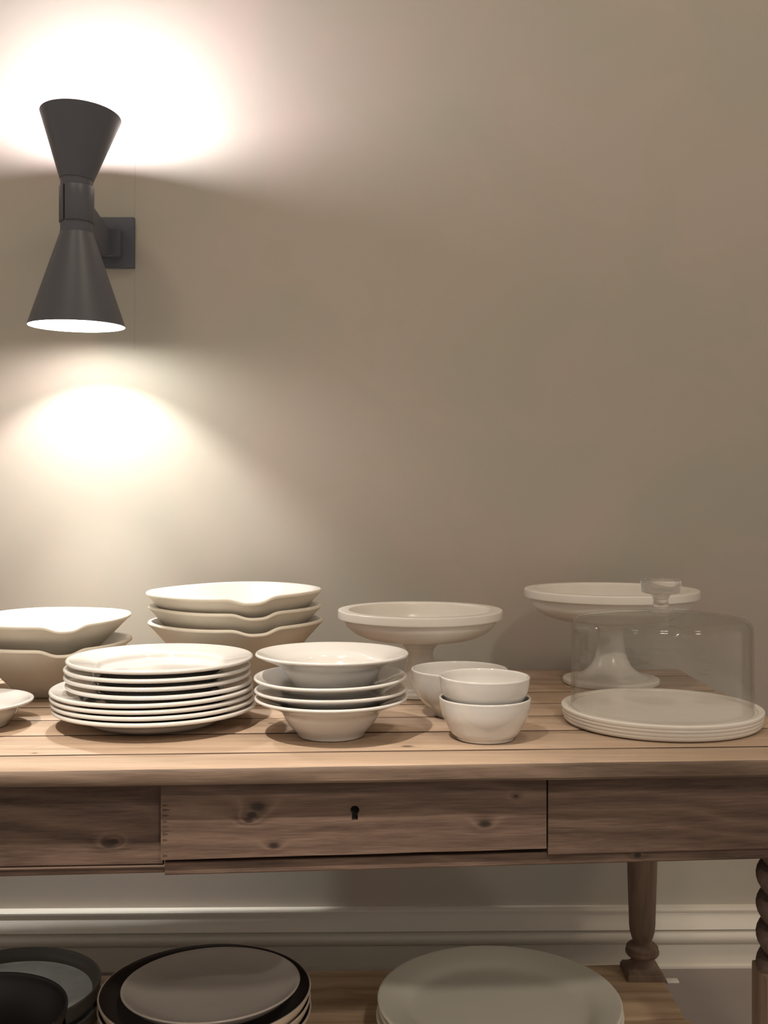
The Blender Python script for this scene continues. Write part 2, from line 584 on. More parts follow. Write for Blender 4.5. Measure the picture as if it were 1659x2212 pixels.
def build_table():
    top = empty('table_top', (0, 1.5, ZT))
    top.parent = TBL
    top.matrix_parent_inverse = INV
    bpy.context.view_layer.update()
    for i in range(len(seams) - 1):
        ym = (seams[i][0] + seams[i + 1][0]) / 2
        bm = plank_bm(seams[i], seams[i + 1], -0.97 + 0.004 * random.random(), right_end(ym) + 0.004 * (random.random() - 0.5), ZT, TT, 0.0026, i + 1, front=(i == 0))
        bmesh.ops.recalc_face_normals(bm, faces=bm.faces[:])
        bm.normal_update()
        for f in bm.faces:
            if i == 0:
                if f.normal.y < -0.66 or f.normal.z < -0.5:
                    f.material_index = 1
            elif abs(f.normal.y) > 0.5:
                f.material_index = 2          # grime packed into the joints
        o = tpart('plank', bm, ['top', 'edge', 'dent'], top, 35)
    # batten under the planks, so the joints close dark below
    tpart('batten', box_bm(-0.90, 0.47, 1.27, 1.80, ZT - TT - 0.012, ZT - TT - 0.001), 'apron')

    fy = lambda x, off: FRONT_A + FRONT_B * x + off
    z_u = ZT - TT - 0.0003

    def face_board(name, x0, x1, z0, z1, off, th, mat='apron', bev=0.0012, parent=TBL, n=30, slope0=0.0, slope1=0.0, seed=1):
        def sec(x):
            y = fy(x, off) + 0.0005 * fnoise(x, 8, seed)
            za = z0 + slope0 * x
            zb = z1 + slope1 * x
            return [(x, y + bev, za), (x, y, za + bev), (x, y, zb - bev), (x, y + bev, zb), (x, y + th, zb), (x, y + th, za)]
        return tpart(name, sweep(lin(n, x0, x1), sec), mat, parent, 35)

    # drawer front (with a real keyhole), x from -0.2515 to 0.1845
    dx0, dx1 = -0.2533, 0.188
    dz0, dz1 = ZC - 0.4115, z_u - 0.0012
    OFF_D = 0.026
    drw = empty('drawer', (-0.033, fy(-0.033, OFF_D), dz0))
    drw.parent = TBL
    drw.matrix_parent_inverse = INV
    bpy.context.view_layer.update()
    bm = bmesh.new()
    outer = []
    tilt = 0.0055 / (dx1 - dx0)       # lower edge rises slightly to the right
    for x in lin(24, dx0, dx1):
        outer.append((x, dz0 + tilt * (x - dx0) + 0.0005 * fnoise(x, 22, 4)))
    for x in lin(24, dx1, dx0):
        outer.append((x, dz1))
    kx = px(767, 1.2205)
    kz = ZC - (1750 - CY) / F * 1.2205
    inner = []
    for a in lin(14, -PI / 2 + 0.62, 1.5 * PI - 0.62):
        inner.append((kx + 0.0052 * math.cos(a), kz + 0.0052 * math.sin(a)))
    inner += [(kx - 0.0037, kz - 0.0115), (kx + 0.0037, kz - 0.0115)]
    edges = []
    for loop in (outer, inner):
        vs = [bm.verts.new((x, fy(x, OFF_D), z)) for x, z in loop]
        for i in range(len(vs)):
            edges.append(bm.edges.new((vs[i], vs[(i + 1) % len(vs)])))
    bmesh.ops.triangle_fill(bm, use_beauty=True, use_dissolve=False, edges=edges)
    for f in list(bm.faces):
        c = f.calc_center_median()
        if abs(c.x - kx) < 0.0034 and kz - 0.0112 < c.z < kz + 0.0045:
            bm.faces.remove(f)
    ex = bmesh.ops.extrude_face_region(bm, geom=bm.faces[:])
    bmesh.ops.translate(bm, verts=[v for v in ex['geom'] if isinstance(v, bmesh.types.BMVert)], vec=(0, 0.02, 0))
    o = tpart('drawer_front', bm, 'apron', drw, 30)
    o = tpart('keyhole', box_bm(kx - 0.009, kx + 0.009, fy(kx, OFF_D) + 0.010, fy(kx, OFF_D) + 0.0205, kz - 0.016, kz + 0.010), 'hole_shade', drw, 0)  # near-black block behind the hole, shade put into its colour
    o['label'] = 'black keyhole in the drawer front'
    # dovetail dents down the left end of the drawer front
    for zy, w in ((1785, 0.006), (1795, 0.0075), (1802, 0.006), (1815, 0.005), (1849, 0.0055), (1775, 0.005), (1762, 0.007), (1750, 0.008), (1740, 0.006)):
        zz = ZC - (zy - CY) / F * 1.2087
        bm = bmesh.new()
        y = fy(dx0, OFF_D)
        p = [(dx0 + 0.002, zz + 0.0016), (dx0 + 0.002 + w, zz + 0.0008), (dx0 + 0.002 + w * 0.95, zz - 0.0004), (dx0 + 0.0022, zz - 0.0014)]
        f0 = [bm.verts.new((x, fy(x, OFF_D) - 0.0002, z)) for x, z in p]
        f1 = [bm.verts.new((x, fy(x, OFF_D) + 0.002, z)) for x, z in p]
        bm.faces.new(f0)
        bm.faces.new(list(reversed(f1)))
        for i in range(4):
            bm.faces.new((f0[i], f1[i], f1[(i + 1) % 4], f0[(i + 1) % 4]))
        tpart('dovetail', bm, 'dent', drw, 0)
    # drawer box behind the front
    tpart('drawer_box', box_bm(dx0 + 0.01, dx1 - 0.01, fy(0, OFF_D) + 0.032, 1.68, dz0 + 0.008, dz1 - 0.016), 'apron', drw, 0)

    # apron boards either side, lower rail and bead
    face_board('apron_board', -0.93, dx0 - 0.0012, ZC - 0.4214, z_u, 0.0410, 0.020, seed=2)
    face_board('apron_board', dx1 + 0.0022, 0.503, ZC - 0.4165, z_u, 0.0285, 0.020, slope0=0.010, seed=3)
    face_board('lower_rail', -0.93, 0.503, ZC - 0.4312, ZC - 0.4140, 0.0445, 0.016, slope0=0.006, slope1=0.006, seed=4, bev=0.002)
    face_board('lower_rail', dx0 + 0.003, 0.503, ZC - 0.4292, ZC - 0.4145, 0.0330, 0.010, slope0=0.009, slope1=0.009, seed=9, bev=0.0016)
    face_board('bead', -0.93, dx0 + 0.008, ZC - 0.4252, ZC - 0.4222, 0.0395, 0.006, seed=5, bev=0.0009)
    # back apron and side aprons
    tpart('apron_board', sweep((-0.93, 0.49), lambda x: [(x, 1.800 + 0.037 * x, ZC - 0.420), (x, 1.800 + 0.037 * x, z_u), (x, 1.82 + 0.037 * x, z_u), (x, 1.82 + 0.037 * x, ZC - 0.420)]), 'apron', TBL, 0)
    for xa in (-0.925, 0.472):
        tpart('apron_board', box_bm(xa, xa + 0.02, 1.27, 1.79, ZC - 0.418, z_u), 'apron', TBL, 0)

    # --- lower shelf
    sh = empty('shelf', (0, 1.5, ZS))
    sh.parent = TBL
    sh.matrix_parent_inverse = INV
    bpy.context.view_layer.update()
    ss = [(1.245, 0.050), (1.41, 0.049), (1.583, 0.048), (1.773, 0.048)]
    for i in range(3):
        ym = (ss[i][0] + ss[i + 1][0]) / 2
        tpart('plank', plank_bm(ss[i], ss[i + 1], -0.93, 0.4565 - 0.033 * (ym - 1.588), ZS, 0.024, 0.0012, 20 + i, gap=0.0017), 'shelf', sh, 35)

    # --- legs
    leg_top = z_u
    d_leg = 1.756

    def yz(y):
        return ZC - (y - CY) / F * d_leg

    def baluster(x, y):
        lg = empty('leg', (x, y, 0))
        lg.parent = TBL
        lg.matrix_parent_inverse = INV
        bpy.context.view_layer.update()
        pr = [(0.0, yz(2072)), (0.0185, yz(2072)), (0.0165, yz(2066)), (0.0175, yz(2063)), (0.0245, yz(2061)), (0.0272, yz(2056)), (0.0272, yz(2051)), (0.0255, yz(2049.5)), (0.0262, yz(2047)),
              (0.0255, yz(2042)), (0.0215, yz(2037)), (0.0150, yz(2034)), (0.0152, yz(2030)), (0.0172, yz(2023)), (0.0200, yz(2010)), (0.0212, yz(1995)), (0.0222, yz(1950)), (0.0235, yz(1900)), (0.0242, yz(1860)), (0.0245, ZC - 0.42), (0.0245, leg_top), (0, leg_top)]
        bm = lathe_bm(pr, 40)
        bmesh.ops.translate(bm, verts=bm.verts[:], vec=(x, y, 0))
        tpart('turned_shaft', bm, 'leg', lg, 35)
        # square plinth that flares down in an ogee
        bm = bmesh.new()
        ogee = [(0.0165, yz(2068)), (0.0170, yz(2074)), (0.0200, yz(2080)), (0.0245, yz(2085)), (0.0275, yz(2087)), (0.0275, yz(2090)), (0.0295, yz(2092)), (0.0300, yz(2098)), (0.0300, ZS)]
        rings = []
        for i, (h, z) in enumerate(ogee):
            q = min(1.0, i / 4.0)
            ring = []
            for k in range(24):
                a = 2 * PI * k / 24 + PI / 4
                c, s = math.cos(a), math.sin(a)
                sq = h / max(abs(c), abs(s))
                r = h * (1 - q) + sq * q
                ring.append(bm.verts.new((x + r * c, y + r * s, z)))
            rings.append(ring)
        for a, b in zip(rings[:-1], rings[1:]):
            for k in range(24):
                bm.faces.new((a[k], a[(k + 1) % 24], b[(k + 1) % 24], b[k]))
        bm.faces.new(rings[0])
        bm.faces.new(list(reversed(rings[-1])))
        tpart('plinth', bm, 'leg', lg, 35)
        tpart('foot', box_bm(x - 0.024, x + 0.024, y - 0.024, y + 0.012, 0.0, ZS - 0.0245, 0.002), 'leg', lg, 35)

    baluster(px(1387, d_leg), d_leg - 0.002)
    baluster(-0.885, 1.70)

    def twist_leg(x, y):
        lg = empty('leg', (x, y, 0))
        lg.parent = TBL
        lg.matrix_parent_inverse = INV
        bpy.context.view_layer.update()
        zb, zt = ZC - (2092 - CY) / F * y, ZC - 0.418
        bm = bmesh.new()
        nz, na = 120, 32
        pitch = 2 * (64 / F * y)
        rings = []
        for i in range(nz + 1):
            t = i / nz
            z = zb + (zt - zb) * t
            ring = []
            for k in range(na):
                a = 2 * PI * k / na
                ph = 2 * (a + 2 * PI * z / pitch / 1.0) + 0.6
                r = 0.0200 + 0.0085 * (abs(math.cos(ph / 2)) ** 0.7 * 2 - 1)
                ring.append(bm.verts.new((x + r * math.cos(a), y + r * math.sin(a), z)))
            rings.append(ring)
        for a, b in zip(rings[:-1], rings[1:]):
            for k in range(na):
                bm.faces.new((a[k], a[(k + 1) % na], b[(k + 1) % na], b[k]))
        bm.faces.new(rings[0])
        bm.faces.new(list(reversed(rings[-1])))
        tpart('barley_twist', bm, 'twist', lg, 60)
        tpart('block', box_bm(x - 0.0265, x + 0.0265, y - 0.0265, y + 0.0265, 0.0, zb, 0.003), 'leg', lg, 35)
        tpart('block', box_bm(x - 0.0262, x + 0.0262, y - 0.012, y + 0.0265, zt, leg_top - 0.0005, 0.001), 'leg', lg, 35)

    twist_leg(0.474, 1.272)
    twist_leg(-0.885, 1.215)


build_table()


# ------------------------------------------------------------------ wall lamp
def build_sconce():
    ax_y = 1.732
    ax_x = px(166, ax_y)
    zz = lambda y: ZC + (CY - y) / F * ax_y
    root = empty('wall_sconce', (ax_x, 1.90, ZC + 0.46))
    tag(root, 'graphite hourglass wall lamp with lit shades above and below', 'wall lamp')

    def put(name, bm, mats, mat4, parent=root, smooth=40):
        bm.transform(mat4)
        o = link_mesh(name, bm, mats, None, smooth)
        o.parent = parent
        o.matrix_parent_inverse = Matrix.Translation(-root.location)
        return o

    z_nt, z_nb = zz(385), zz(503)
    T = Matrix.Translation
    # lower shade: cone shell, white inside
    L = z_nb - zz(704)
    r0, r1, th = 0.0262, 0.0778, 0.0011
    prof = [(r0, 0), (r1 - 0.0004, -L + 0.0012), (r1, -L), (r1 - th, -L), (r0 - th, -0.001)]
    bm = closed_lathe_bm(prof, 96, lambda i: 1 if i in (3,) else 0)
    tilt_dn = T((ax_x, ax_y, z_nb)) @ Matrix.Rotation(math.radians(0.4), 4, 'Y') @ Matrix.Rotation(math.radians(1.5), 4, 'X')
    sh = put('lower_shade', bm, ['metal', 'inside'], tilt_dn)
    bm = lathe_bm([(0, -L + 0.080), (0.022, -L + 0.080), (0.0235, -L + 0.082), (0.0235, -L + 0.088), (0.018, -L + 0.120), (0.014, -0.004), (0, -0.004)], 40,
                  lambda i, a, b: 0 if i == 0 else 1)
    put('lower_bulb', bm, ['lamp_dn', 'inside'], tilt_dn, sh)
    # upper shade, leaning a little to the wall
    U = zz(247) - z_nt
    r0, r1 = 0.0262, 0.0648
    prof = [(r0 + 0.0004, -0.004), (r1 - 0.0004, U - 0.0012), (r1, U), (r1 - th, U), (r0 - th, -0.004)]
    bm = closed_lathe_bm(prof, 96, lambda i: 1 if i in (3,) else 0)
    tilt_up = T((ax_x, ax_y, z_nt)) @ Matrix.Rotation(math.radians(2.6), 4, 'Y') @ Matrix.Rotation(math.radians(-4.0), 4, 'X')
    sh = put('upper_shade', bm, ['metal', 'inside'], tilt_up)
    bm = lathe_bm([(0, U - 0.018), (0.024, U - 0.018), (0.0255, U - 0.020), (0.0255, U - 0.024), (0.018, U - 0.06), (0.014, 0.004), (0, 0.004)], 40,
                  lambda i, a, b: 0 if i == 0 else 1)
    put('upper_bulb', bm, ['lamp_up', 'inside'], tilt_up, sh)
    # neck between the shades, with joint rings
    H = z_nt - z_nb
    pr = [(0, -0.003), (0.0262, -0.003), (0.0266, 0.001), (0.0258, 0.0016), (0.0258, H - 0.0016), (0.0268, H - 0.001), (0.0264, H + 0.004), (0, H + 0.004)]
    put('neck', lathe_bm(pr, 64), 'metal', T((ax_x, ax_y, z_nb)))
    # split clamp sleeve round the neck (open at the front left)
    zs0, zs1 = zz(482), zz(405)
    bm = bmesh.new()
    ang0, ang1 = math.radians(-123 + 360), math.radians(-115 + 360)
    ri, ro = 0.0259, 0.0278
    steps = lin(72, ang1 - 2 * PI + 0.0, ang0)
    rings = []
    for a in steps:
        c, s = math.cos(a), math.sin(a)
        rings.append([bm.verts.new((r * c, r * s, z)) for r, z in ((ri, 0), (ro - 0.0004, 0), (ro, 0.0006), (ro, zs1 - zs0 - 0.0006), (ro - 0.0004, zs1 - zs0), (ri, zs1 - zs0))])
    for a, b in zip(rings[:-1], rings[1:]):
        for k in range(6):
            bm.faces.new((a[k], b[k], b[(k + 1) % 6], a[(k + 1) % 6]))
    bm.faces.new(rings[0])
    bm.faces.new(list(reversed(rings[-1])))
    put('clamp_sleeve', bm, 'metal', T((ax_x, ax_y, zs0)))
    # strip in the sleeve's split, its shade put into a near-black colour
    bm = bmesh.new()
    rows = [[bm.verts.new((r * math.cos(a), r * math.sin(a), z)) for r, z in ((0.0250, 0.0015), (0.0266, 0.0015), (0.0266, zs1 - zs0 - 0.0015), (0.0250, zs1 - zs0 - 0.0015))] for a in lin(5, ang0 - 2 * PI - 0.01, ang1 - 2 * PI + 0.01)]
    for a, b in zip(rows[:-1], rows[1:]):
        for k in range(4):
            bm.faces.new((a[k], b[k], b[(k + 1) % 4], a[(k + 1) % 4]))
    bm.faces.new(rows[0])
    bm.faces.new(list(reversed(rows[-1])))
    put('slot', bm, 'hole_shade', T((ax_x, ax_y, zs0)))
    # square back plate on the wall
    wy = wall_y(-0.5)
    bx1 = px(291, wy - 0.006)
    bz1 = ZC + (CY - 470) / F * (wy - 0.006)
    bz0 = ZC + (CY - 579) / F * (wy - 0.006)
    s = bz1 - bz0
    put('back_plate', box_bm(bx1 - s, bx1, wy - 0.010, wy + 0.0012, bz0, bz1, 0.0008), 'metal2', Matrix.Identity(4))
    # bracket: flange on the plate and box arm to the clamp
    fx1 = px(259, wy - 0.03)
    fz0 = ZC + (CY - 552) / F * (wy - 0.03)
    fz1 = ZC + (CY - 494) / F * (wy - 0.03)
    put('bracket', box_bm(fx1 - 0.046, fx1, wy - 0.032, wy - 0.0095, fz0, fz1, 0.0008), 'metal2', Matrix.Identity(4))
    ax1 = px(238, wy - 0.03)
    bm = bmesh.new()
    xa, xb = ax1 - 0.032, ax1
    yb, yf = wy - 0.031, ax_y + 0.012
    z0b, z0f = fz0 + 0.001, fz0 + 0.006
    z1b, z1f = fz1 - 0.002, fz1 + 0.014
    vs = [bm.verts.new(p) for p in ((xa, yf, z0f), (xb, yf, z0f), (xb, yb, z0b), (xa, yb, z0b), (xa, yf, z1f), (xb, yf, z1f), (xb, yb, z1b), (xa, yb, z1b))]
    for q in ((0, 3, 2, 1), (4, 5, 6, 7), (0, 1, 5, 4), (1, 2, 6, 5), (2, 3, 7, 6), (3, 0, 4, 7)):
        bm.faces.new([vs[i] for i in q])
    bmesh.ops.bevel(bm, geom=bm.edges[:], offset=0.0008, segments=2, affect='EDGES')
    put('arm', bm, 'metal', Matrix.Identity(4))
    # narrow beam of the lower reflector bulb
    warm, cool = (1.0, 0.975, 0.93), (1.0, 0.92, 0.99)
    zl = z_nb - L
    spot('lower_bulb_beam', (ax_x, ax_y, zl + 0.077), (ax_x + 0.01, ax_y, ZT), 11, warm, 124, 0.25, 0.012)
    spot('lower_bulb_beam', (ax_x, ax_y, zl + 0.077), (ax_x + 0.01, ax_y + 0.01, ZT), 7, warm, 92, 1.0, 0.014)
    spot('lower_bulb_core', (ax_x, ax_y, zl + 0.077), (ax_x, ax_y + 0.03, ZT), 26, warm, 50, 1.0, 0.014)
    point('lower_bulb_glow', (ax_x, ax_y, zl + 0.026), 1.7, warm, 0.02)
    up = tilt_up @ Vector((0, 0, U + 0.000))
    point('upper_bulb_glow', up, 10.5, cool, 0.018)


build_sconce()


# ------------------------------------------------------------------ crockery
def place(o, x, y, z, rz=0.0, tx=0.0, ty=0.0):
    o.location = (x, y, z)
    o.rotation_euler = (math.radians(tx), math.radians(ty), rz)
    return o


def plate_mesh(R, h, foot_r, foot_h, well_z, lip_r):
    """rimmed dinner plate with a foot ring and a rolled edge"""
    p = [(0, foot_h), (foot_r - 0.005, foot_h), (foot_r - 0.004, 0), (foot_r, 0), (foot_r + 0.002, foot_h * 0.9), (foot_r + 0.010, foot_h + 0.0025), (lip_r, h * 0.65 - 0.0042),
         (R - 0.006, h - 0.0062), (R - 0.0015, h - 0.0056), (R, h - 0.0036), (R - 0.0006, h - 0.0012), (R - 0.0026, h), (R - 0.006, h - 0.0008), (lip_r + 0.003, h * 0.66 + 0.0015), (lip_r - 0.002, h * 0.64 + 0.0002),
         (lip_r - 0.006, well_z + 0.0010), (lip_r - 0.010, well_z), (0, well_z)]
    return chaikin(p, 2)


def make(name, prof, mats, segs=96, mat_fn=None, deform=None, smooth=50):
    return link_mesh(name, lathe_bm(prof, segs, mat_fn, deform=deform), mats, None, smooth)


def ordinal(k):
    return ['bottom', 'second', 'third', 'fourth', 'fifth', 'sixth', 'seventh', 'eighth'][k]


def build_dinner_plates():
    d = 1.42
    cx = px(336, d)
    big = plate_mesh(0.1335, 0.026, 0.077, 0.0015, 0.0065, 0.097)
    small = plate_mesh(0.1228, 0.0255, 0.071, 0.0040, 0.0090, 0.086)
    z = 0.0
    offs = [(0.000, 0.0), (-0.0015, 0.001), (-0.0028, 0.001), (-0.0030, 0.0), (0.0060, 0.002), (0.004, 0.002), (0.0045, 0.000), (0.007, 0.001)]
    zs = [0, 0.0079, 0.0158, 0.0237, 0.0315, 0.0419, 0.0523, 0.0632]
    tl = [0, 0.05, -0.05, 0.1, 0.0, 0.05, -0.1, 0.1]
    labels = ['lowest large white dinner plate, resting on the table under the plate stack',
              'large white dinner plate second from the bottom of the plate stack',
              'large white dinner plate third from the bottom of the plate stack',
              'topmost large white dinner plate, right under the four smaller plates',
              'lowest of the four smaller white plates in the plate stack',
              'smaller white plate third from the top of the plate stack',
              'smaller white plate directly under the top plate of the stack',
              'top white plate of the stack, its sunken well showing']
    pb = make('dinner_plate', big, 'porcelain', 128)
    ps = make('dinner_plate', small, 'porcelain', 128)
    for k in range(8):
        src = pb if k < 4 else ps
        o = src if k in (0, 4) else src.copy()
        if k not in (0, 4):
            COL.objects.link(o)
        place(o, cx + offs[k][0], d + offs[k][1], ZT + 0.0006 + zs[k], random.random() * 6, tl[k], tl[(k + 3) % 8])
        tag(o, labels[k], 'plate', 'white plates stacked on the table')


build_dinner_plates()


def build_wide_bowls():
    d = 1.345
    cx = px(716, d)
    R, h = 0.0968, 0.0502

    def prof(fx):
        o = [(0, 0.0030), (0.0365, 0.003), (0.038, 0.0), (0.0415, 0.0), (0.0430, 0.004 + fx), (0.0520, 0.013 + fx), (0.0590, 0.0235 + fx), (0.0622, 0.0305 + fx), (0.0680, 0.0350 + fx), (0.0810, 0.0405 + fx), (0.0935, 0.0452 + fx),
             (R - 0.0005, 0.0465 + fx), (R, 0.0486 + fx), (R - 0.0015, h + fx), (R - 0.004, h - 0.0004 + fx),
             (0.0830, 0.0455 + fx), (0.0700, 0.0400 + fx), (0.0634, 0.0352 + fx), (0.0602, 0.0275 + fx), (0.0520, 0.0172 + fx), (0.0460, 0.0094 + fx), (0.0435, 0.0060 + fx), (0.036, 0.0048 + fx), (0, 0.0046 + fx)]
        return chaikin(o, 2)
    labels = ['lowest wide-rimmed white bowl of the stack, its round body standing on the table',
              'second from bottom wide-rimmed white bowl of the stack',
              'wide-rimmed white bowl directly under the top bowl of the stack',
              'top wide-rimmed white bowl of the stack beside the plates, open inside showing']
    fx = [0, 0.0010, 0.0096, 0.0214]
    zb = [0, 0.0086, 0.0164, 0.0332]
    xo = [(0, 0), (-0.0005, 0.001), (-0.0005, 0.0), (0.0008, 0.001)]
    tl = [0, 0.9, -0.7, 0.3]
    for k in range(4):
        o = make('soup_bowl', prof(fx[k]), 'porcelain', 128)
        place(o, cx + xo[k][0], d + xo[k][1], ZT + 0.0006 + zb[k], random.random() * 6, 0, tl[k])
        tag(o, labels[k], 'bowl', 'wide-rimmed bowls stacked on the table')


build_wide_bowls()


def cup_bowl(R, h, fr, th=0.0032):
    o = [(0, 0.002), (fr - 0.004, 0.002), (fr - 0.003, 0), (fr, 0), (fr + 0.0008, 0.0030), (fr + 0.0060, h * 0.14), (R * 0.83, h * 0.34), (R * 0.935, h * 0.55), (R * 0.98, h * 0.76), (R * 0.994, h * 0.92), (R, h - 0.0016), (R - 0.0006, h - 0.0003), (R - 0.0018, h),
         (R - th + 0.0002, h - 0.0006), (R - th - 0.0006, h * 0.93), (R * 0.98 - th, h * 0.78), (R * 0.935 - th, h * 0.57), (R * 0.83 - th, h * 0.37), (fr + 0.004 - th, h * 0.19), (fr * 0.6, h * 0.125), (0, h * 0.12)]
    return chaikin(o, 2)


def build_cup_bowls():
    d = 1.328
    cx = px(1048, d)
    p = cup_bowl(0.0574, 0.0515, 0.0365)
    a = place(make('small_bowl', p, 'porcelain', 96), cx, d, ZT + 0.0006)
    tag(a, 'lower of the two nested small white bowls, standing on the table', 'bowl', 'small white bowls')
    p2 = cup_bowl(0.0566, 0.0500, 0.0355)
    b = place(make('small_bowl', p2, 'porcelain', 96), cx - 0.0008, d + 0.0005, ZT + 0.0285, 0.5, 0.3, 0.4)
    tag(b, 'upper small white bowl nested inside another small bowl', 'bowl', 'small white bowls')
    d2 = 1.47
    p3 = cup_bowl(0.0668, 0.0640, 0.0345)
    c = place(make('small_bowl', p3, 'porcelain', 96), px(993, d2), d2, ZT + 0.0006)
    tag(c, 'taller single white bowl behind the two nested small bowls', 'bowl', 'small white bowls')


build_cup_bowls()


def pour_bowl(name, R, h, floor_t, notch_dir, notch_w=0.19, th=0.0075):
    out = [(0, 0.002), (0.27 * R, 0.002), (0.29 * R, 0.0), (0.33 * R, 0.0), (0.36 * R, 0.035 * h), (0.47 * R, 0.19 * h), (0.60 * R, 0.40 * h), (0.76 * R, 0.62 * h), (0.90 * R, 0.82 * h), (0.975 * R, 0.93 * h), (R - 0.0004, h - 0.0050), (R, h - 0.0030), (R - 0.0010, h - 0.0008),
           (R - 0.0030, h)]
    inn = [(R - th + 0.001, h - 0.0002), (R - th - 0.002, h - 0.003), (0.90 * R - th, 0.83 * h), (0.76 * R - th, 0.645 * h), (0.60 * R - th, 0.44 * h), (0.47 * R - th, max(0.215 * h, floor_t + 0.0015)), (0.36 * R, floor_t + 0.0003), (0, floor_t)]
    p = chaikin(out + inn, 2)
    zmax = max(range(len(p)), key=lambda i: p[i][1])

    def deform(co):
        r = math.hypot(co.x, co.y)
        if r < 1e-4:
            return co
        a = math.atan2(co.y, co.x)
        da = (a - notch_dir + PI) % (2 * PI) - PI
        w = math.exp(-abs(da / notch_w) ** 3.2)
        t = max(0.0, min(1.0, (co.z / h - 0.52) / 0.48))
        t = t * t * (3 - 2 * t)
        k = 1 + 0.016 * w * t
        lump = 0.0009 * math.sin(3 * a + h * 90) * t
        return Vector((co.x * k, co.y * k, co.z - 0.0075 * w * t + lump))
    bm = lathe_bm(p, 192, lambda i, a, b: 1 if i >= zmax else 0, deform=deform)
    o = link_mesh(name, bm, ['raw', 'white_in'], None, 60)
    return o


def build_pour_bowls():
    # middle stack of three
    d = 1.70
    cx = px(509, d)
    face = math.atan2(-d, -cx)
    R, h = 0.1385, 0.106
    labels = ['bottom spouted stoneware bowl of the stack of three', 'middle spouted stoneware bowl of the stack of three', 'top spouted stoneware bowl of the stack of three, white inside']
    for k, (z, n) in enumerate(((0, 13), (0.0237, 13), (0.0474, 11))):
        o = pour_bowl('pouring_bowl', R * (1, 0.985, 1.0)[k], h, 0.0222, face + math.radians(n))
        place(o, cx + (0.002, 0, 0)[k], d, ZT + 0.0006 + z, 0, (0, 0, 0.4)[k], (-0.3, 0.2, -0.6)[k])
        tag(o, labels[k], 'bowl', 'spouted bowls stacked by the wall')
    # left stack of two
    d = 1.63
    cx = px(106, d)
    face = math.atan2(-d, -cx)
    R, h = 0.1245, 0.083
    labels = ['lower spouted stoneware bowl of the stack of two, standing on the table', 'upper spouted stoneware bowl of the stack of two, white inside']
    for k, (z, n) in enumerate(((0, 9), (0.0355, 11))):
        o = pour_bowl('pouring_bowl', R, h, 0.0335, face + math.radians(n))
        place(o, cx, d, ZT + 0.0006 + z, 0, (0, 0.8)[k], (0, -0.8)[k])
        tag(o, labels[k], 'bowl', 'spouted bowls stacked by the wall')


build_pour_bowls()


def build_footed_dish():
    d = 1.40
    p = [(0, 0.003), (0.046, 0.003), (0.047, 0), (0.0535, 0), (0.0545, 0.004), (0.0600, 0.0095), (0.0655, 0.0165), (0.0690, 0.0215), (0.0770, 0.0270), (0.0850, 0.0300), (0.0862, 0.0320), (0.0850, 0.0338), (0.0820, 0.0340),
         (0.0740, 0.0305), (0.0655, 0.0250), (0.0580, 0.0150), (0.045, 0.009), (0, 0.008)]
    o = make('soup_bowl', chaikin(p, 2), 'porcelain', 128)
    place(o, px(-74, d), d, ZT + 0.0006)
    tag(o, 'single shallow white dish standing alone beside the plate stack', 'dish')


build_footed_dish()


def cake_stand(x, y, R, H, base_r, label):
    """shallow footed bowl with a square-edged rim band on a trumpet stem"""
    root = empty('cake_stand', (x, y, ZT))
    tag(root, label, 'cake stand', 'cream cake stands')
    rim = 0.0135
    bot = H - 0.0485 * R / 0.1265     # underside of the bowl
    p = [(0, bot), (0.028, bot), (0.055, bot + 0.0006), (0.083 * R / 0.126, bot + 0.0050), (0.102 * R / 0.126, bot + 0.0135), (0.1135 * R / 0.126, bot + 0.0240), (0.1158 * R / 0.126, H - rim - 0.005), (0.1160 * R / 0.126, H - rim - 0.0004), (R - 0.0022, H - rim),
         (R - 0.0004, H - rim + 0.0006), (R, H - rim + 0.002), (R, H - 0.0012), (R - 0.0010, H - 0.0002), (R - 0.0025, H), (R - 0.0155, H), (R - 0.0170, H - 0.0006), (R - 0.0182, H - 0.003), (0.104 * R / 0.126, bot + 0.0230), (0.090 * R / 0.126, bot + 0.0120), (0.04, bot + 0.0060), (0, bot + 0.0060)]
    q = []
    for i in range(len(p)):
        q.append(p[i])
    o = link_mesh('dish', lathe_bm(chaikin(q, 2, 0.2), 128), 'cream', root, 45)
    st = [(0, bot + 0.001), (0.0275, bot + 0.001), (0.0278, bot - 0.0005), (0.0278, bot - 0.0055), (0.0262, bot - 0.0080), (0.0220, bot - 0.0115), (0.0200, bot - 0.0165), (0.0196, bot - 0.0230), (0.0215, bot * 0.60), (0.0255, bot * 0.42), (0.0330, bot * 0.27), (0.0460, bot * 0.165), (base_r * 0.82, bot * 0.105), (base_r * 0.84, 0.004)]
    st = [s for i, s in enumerate(st)]
    link_mesh('stem', lathe_bm(chaikin(st, 2, 0.2) + [(0, 0.004)], 72), 'cream', root, 45)
    ft = [(0, 0.0006), (base_r - 0.001, 0.0006), (base_r, 0.0016), (base_r, 0.0075), (base_r - 0.0012, 0.0090), (base_r * 0.86, 0.0105), (base_r * 0.80, 0.0108), (0, 0.0108)]
    link_mesh('foot', lathe_bm(chaikin(ft, 1), 96), 'cream', root, 45)
    return root


cake_stand(px(908, 1.64), 1.64, 0.1265, 0.1285, 0.066, 'cream cake stand between the bowl stacks and the wall, no dome before it')
cake_stand(px(1320, 1.725), 1.725, 0.1392, 0.1525, 0.077, 'taller cream cake stand standing behind the glass dome')


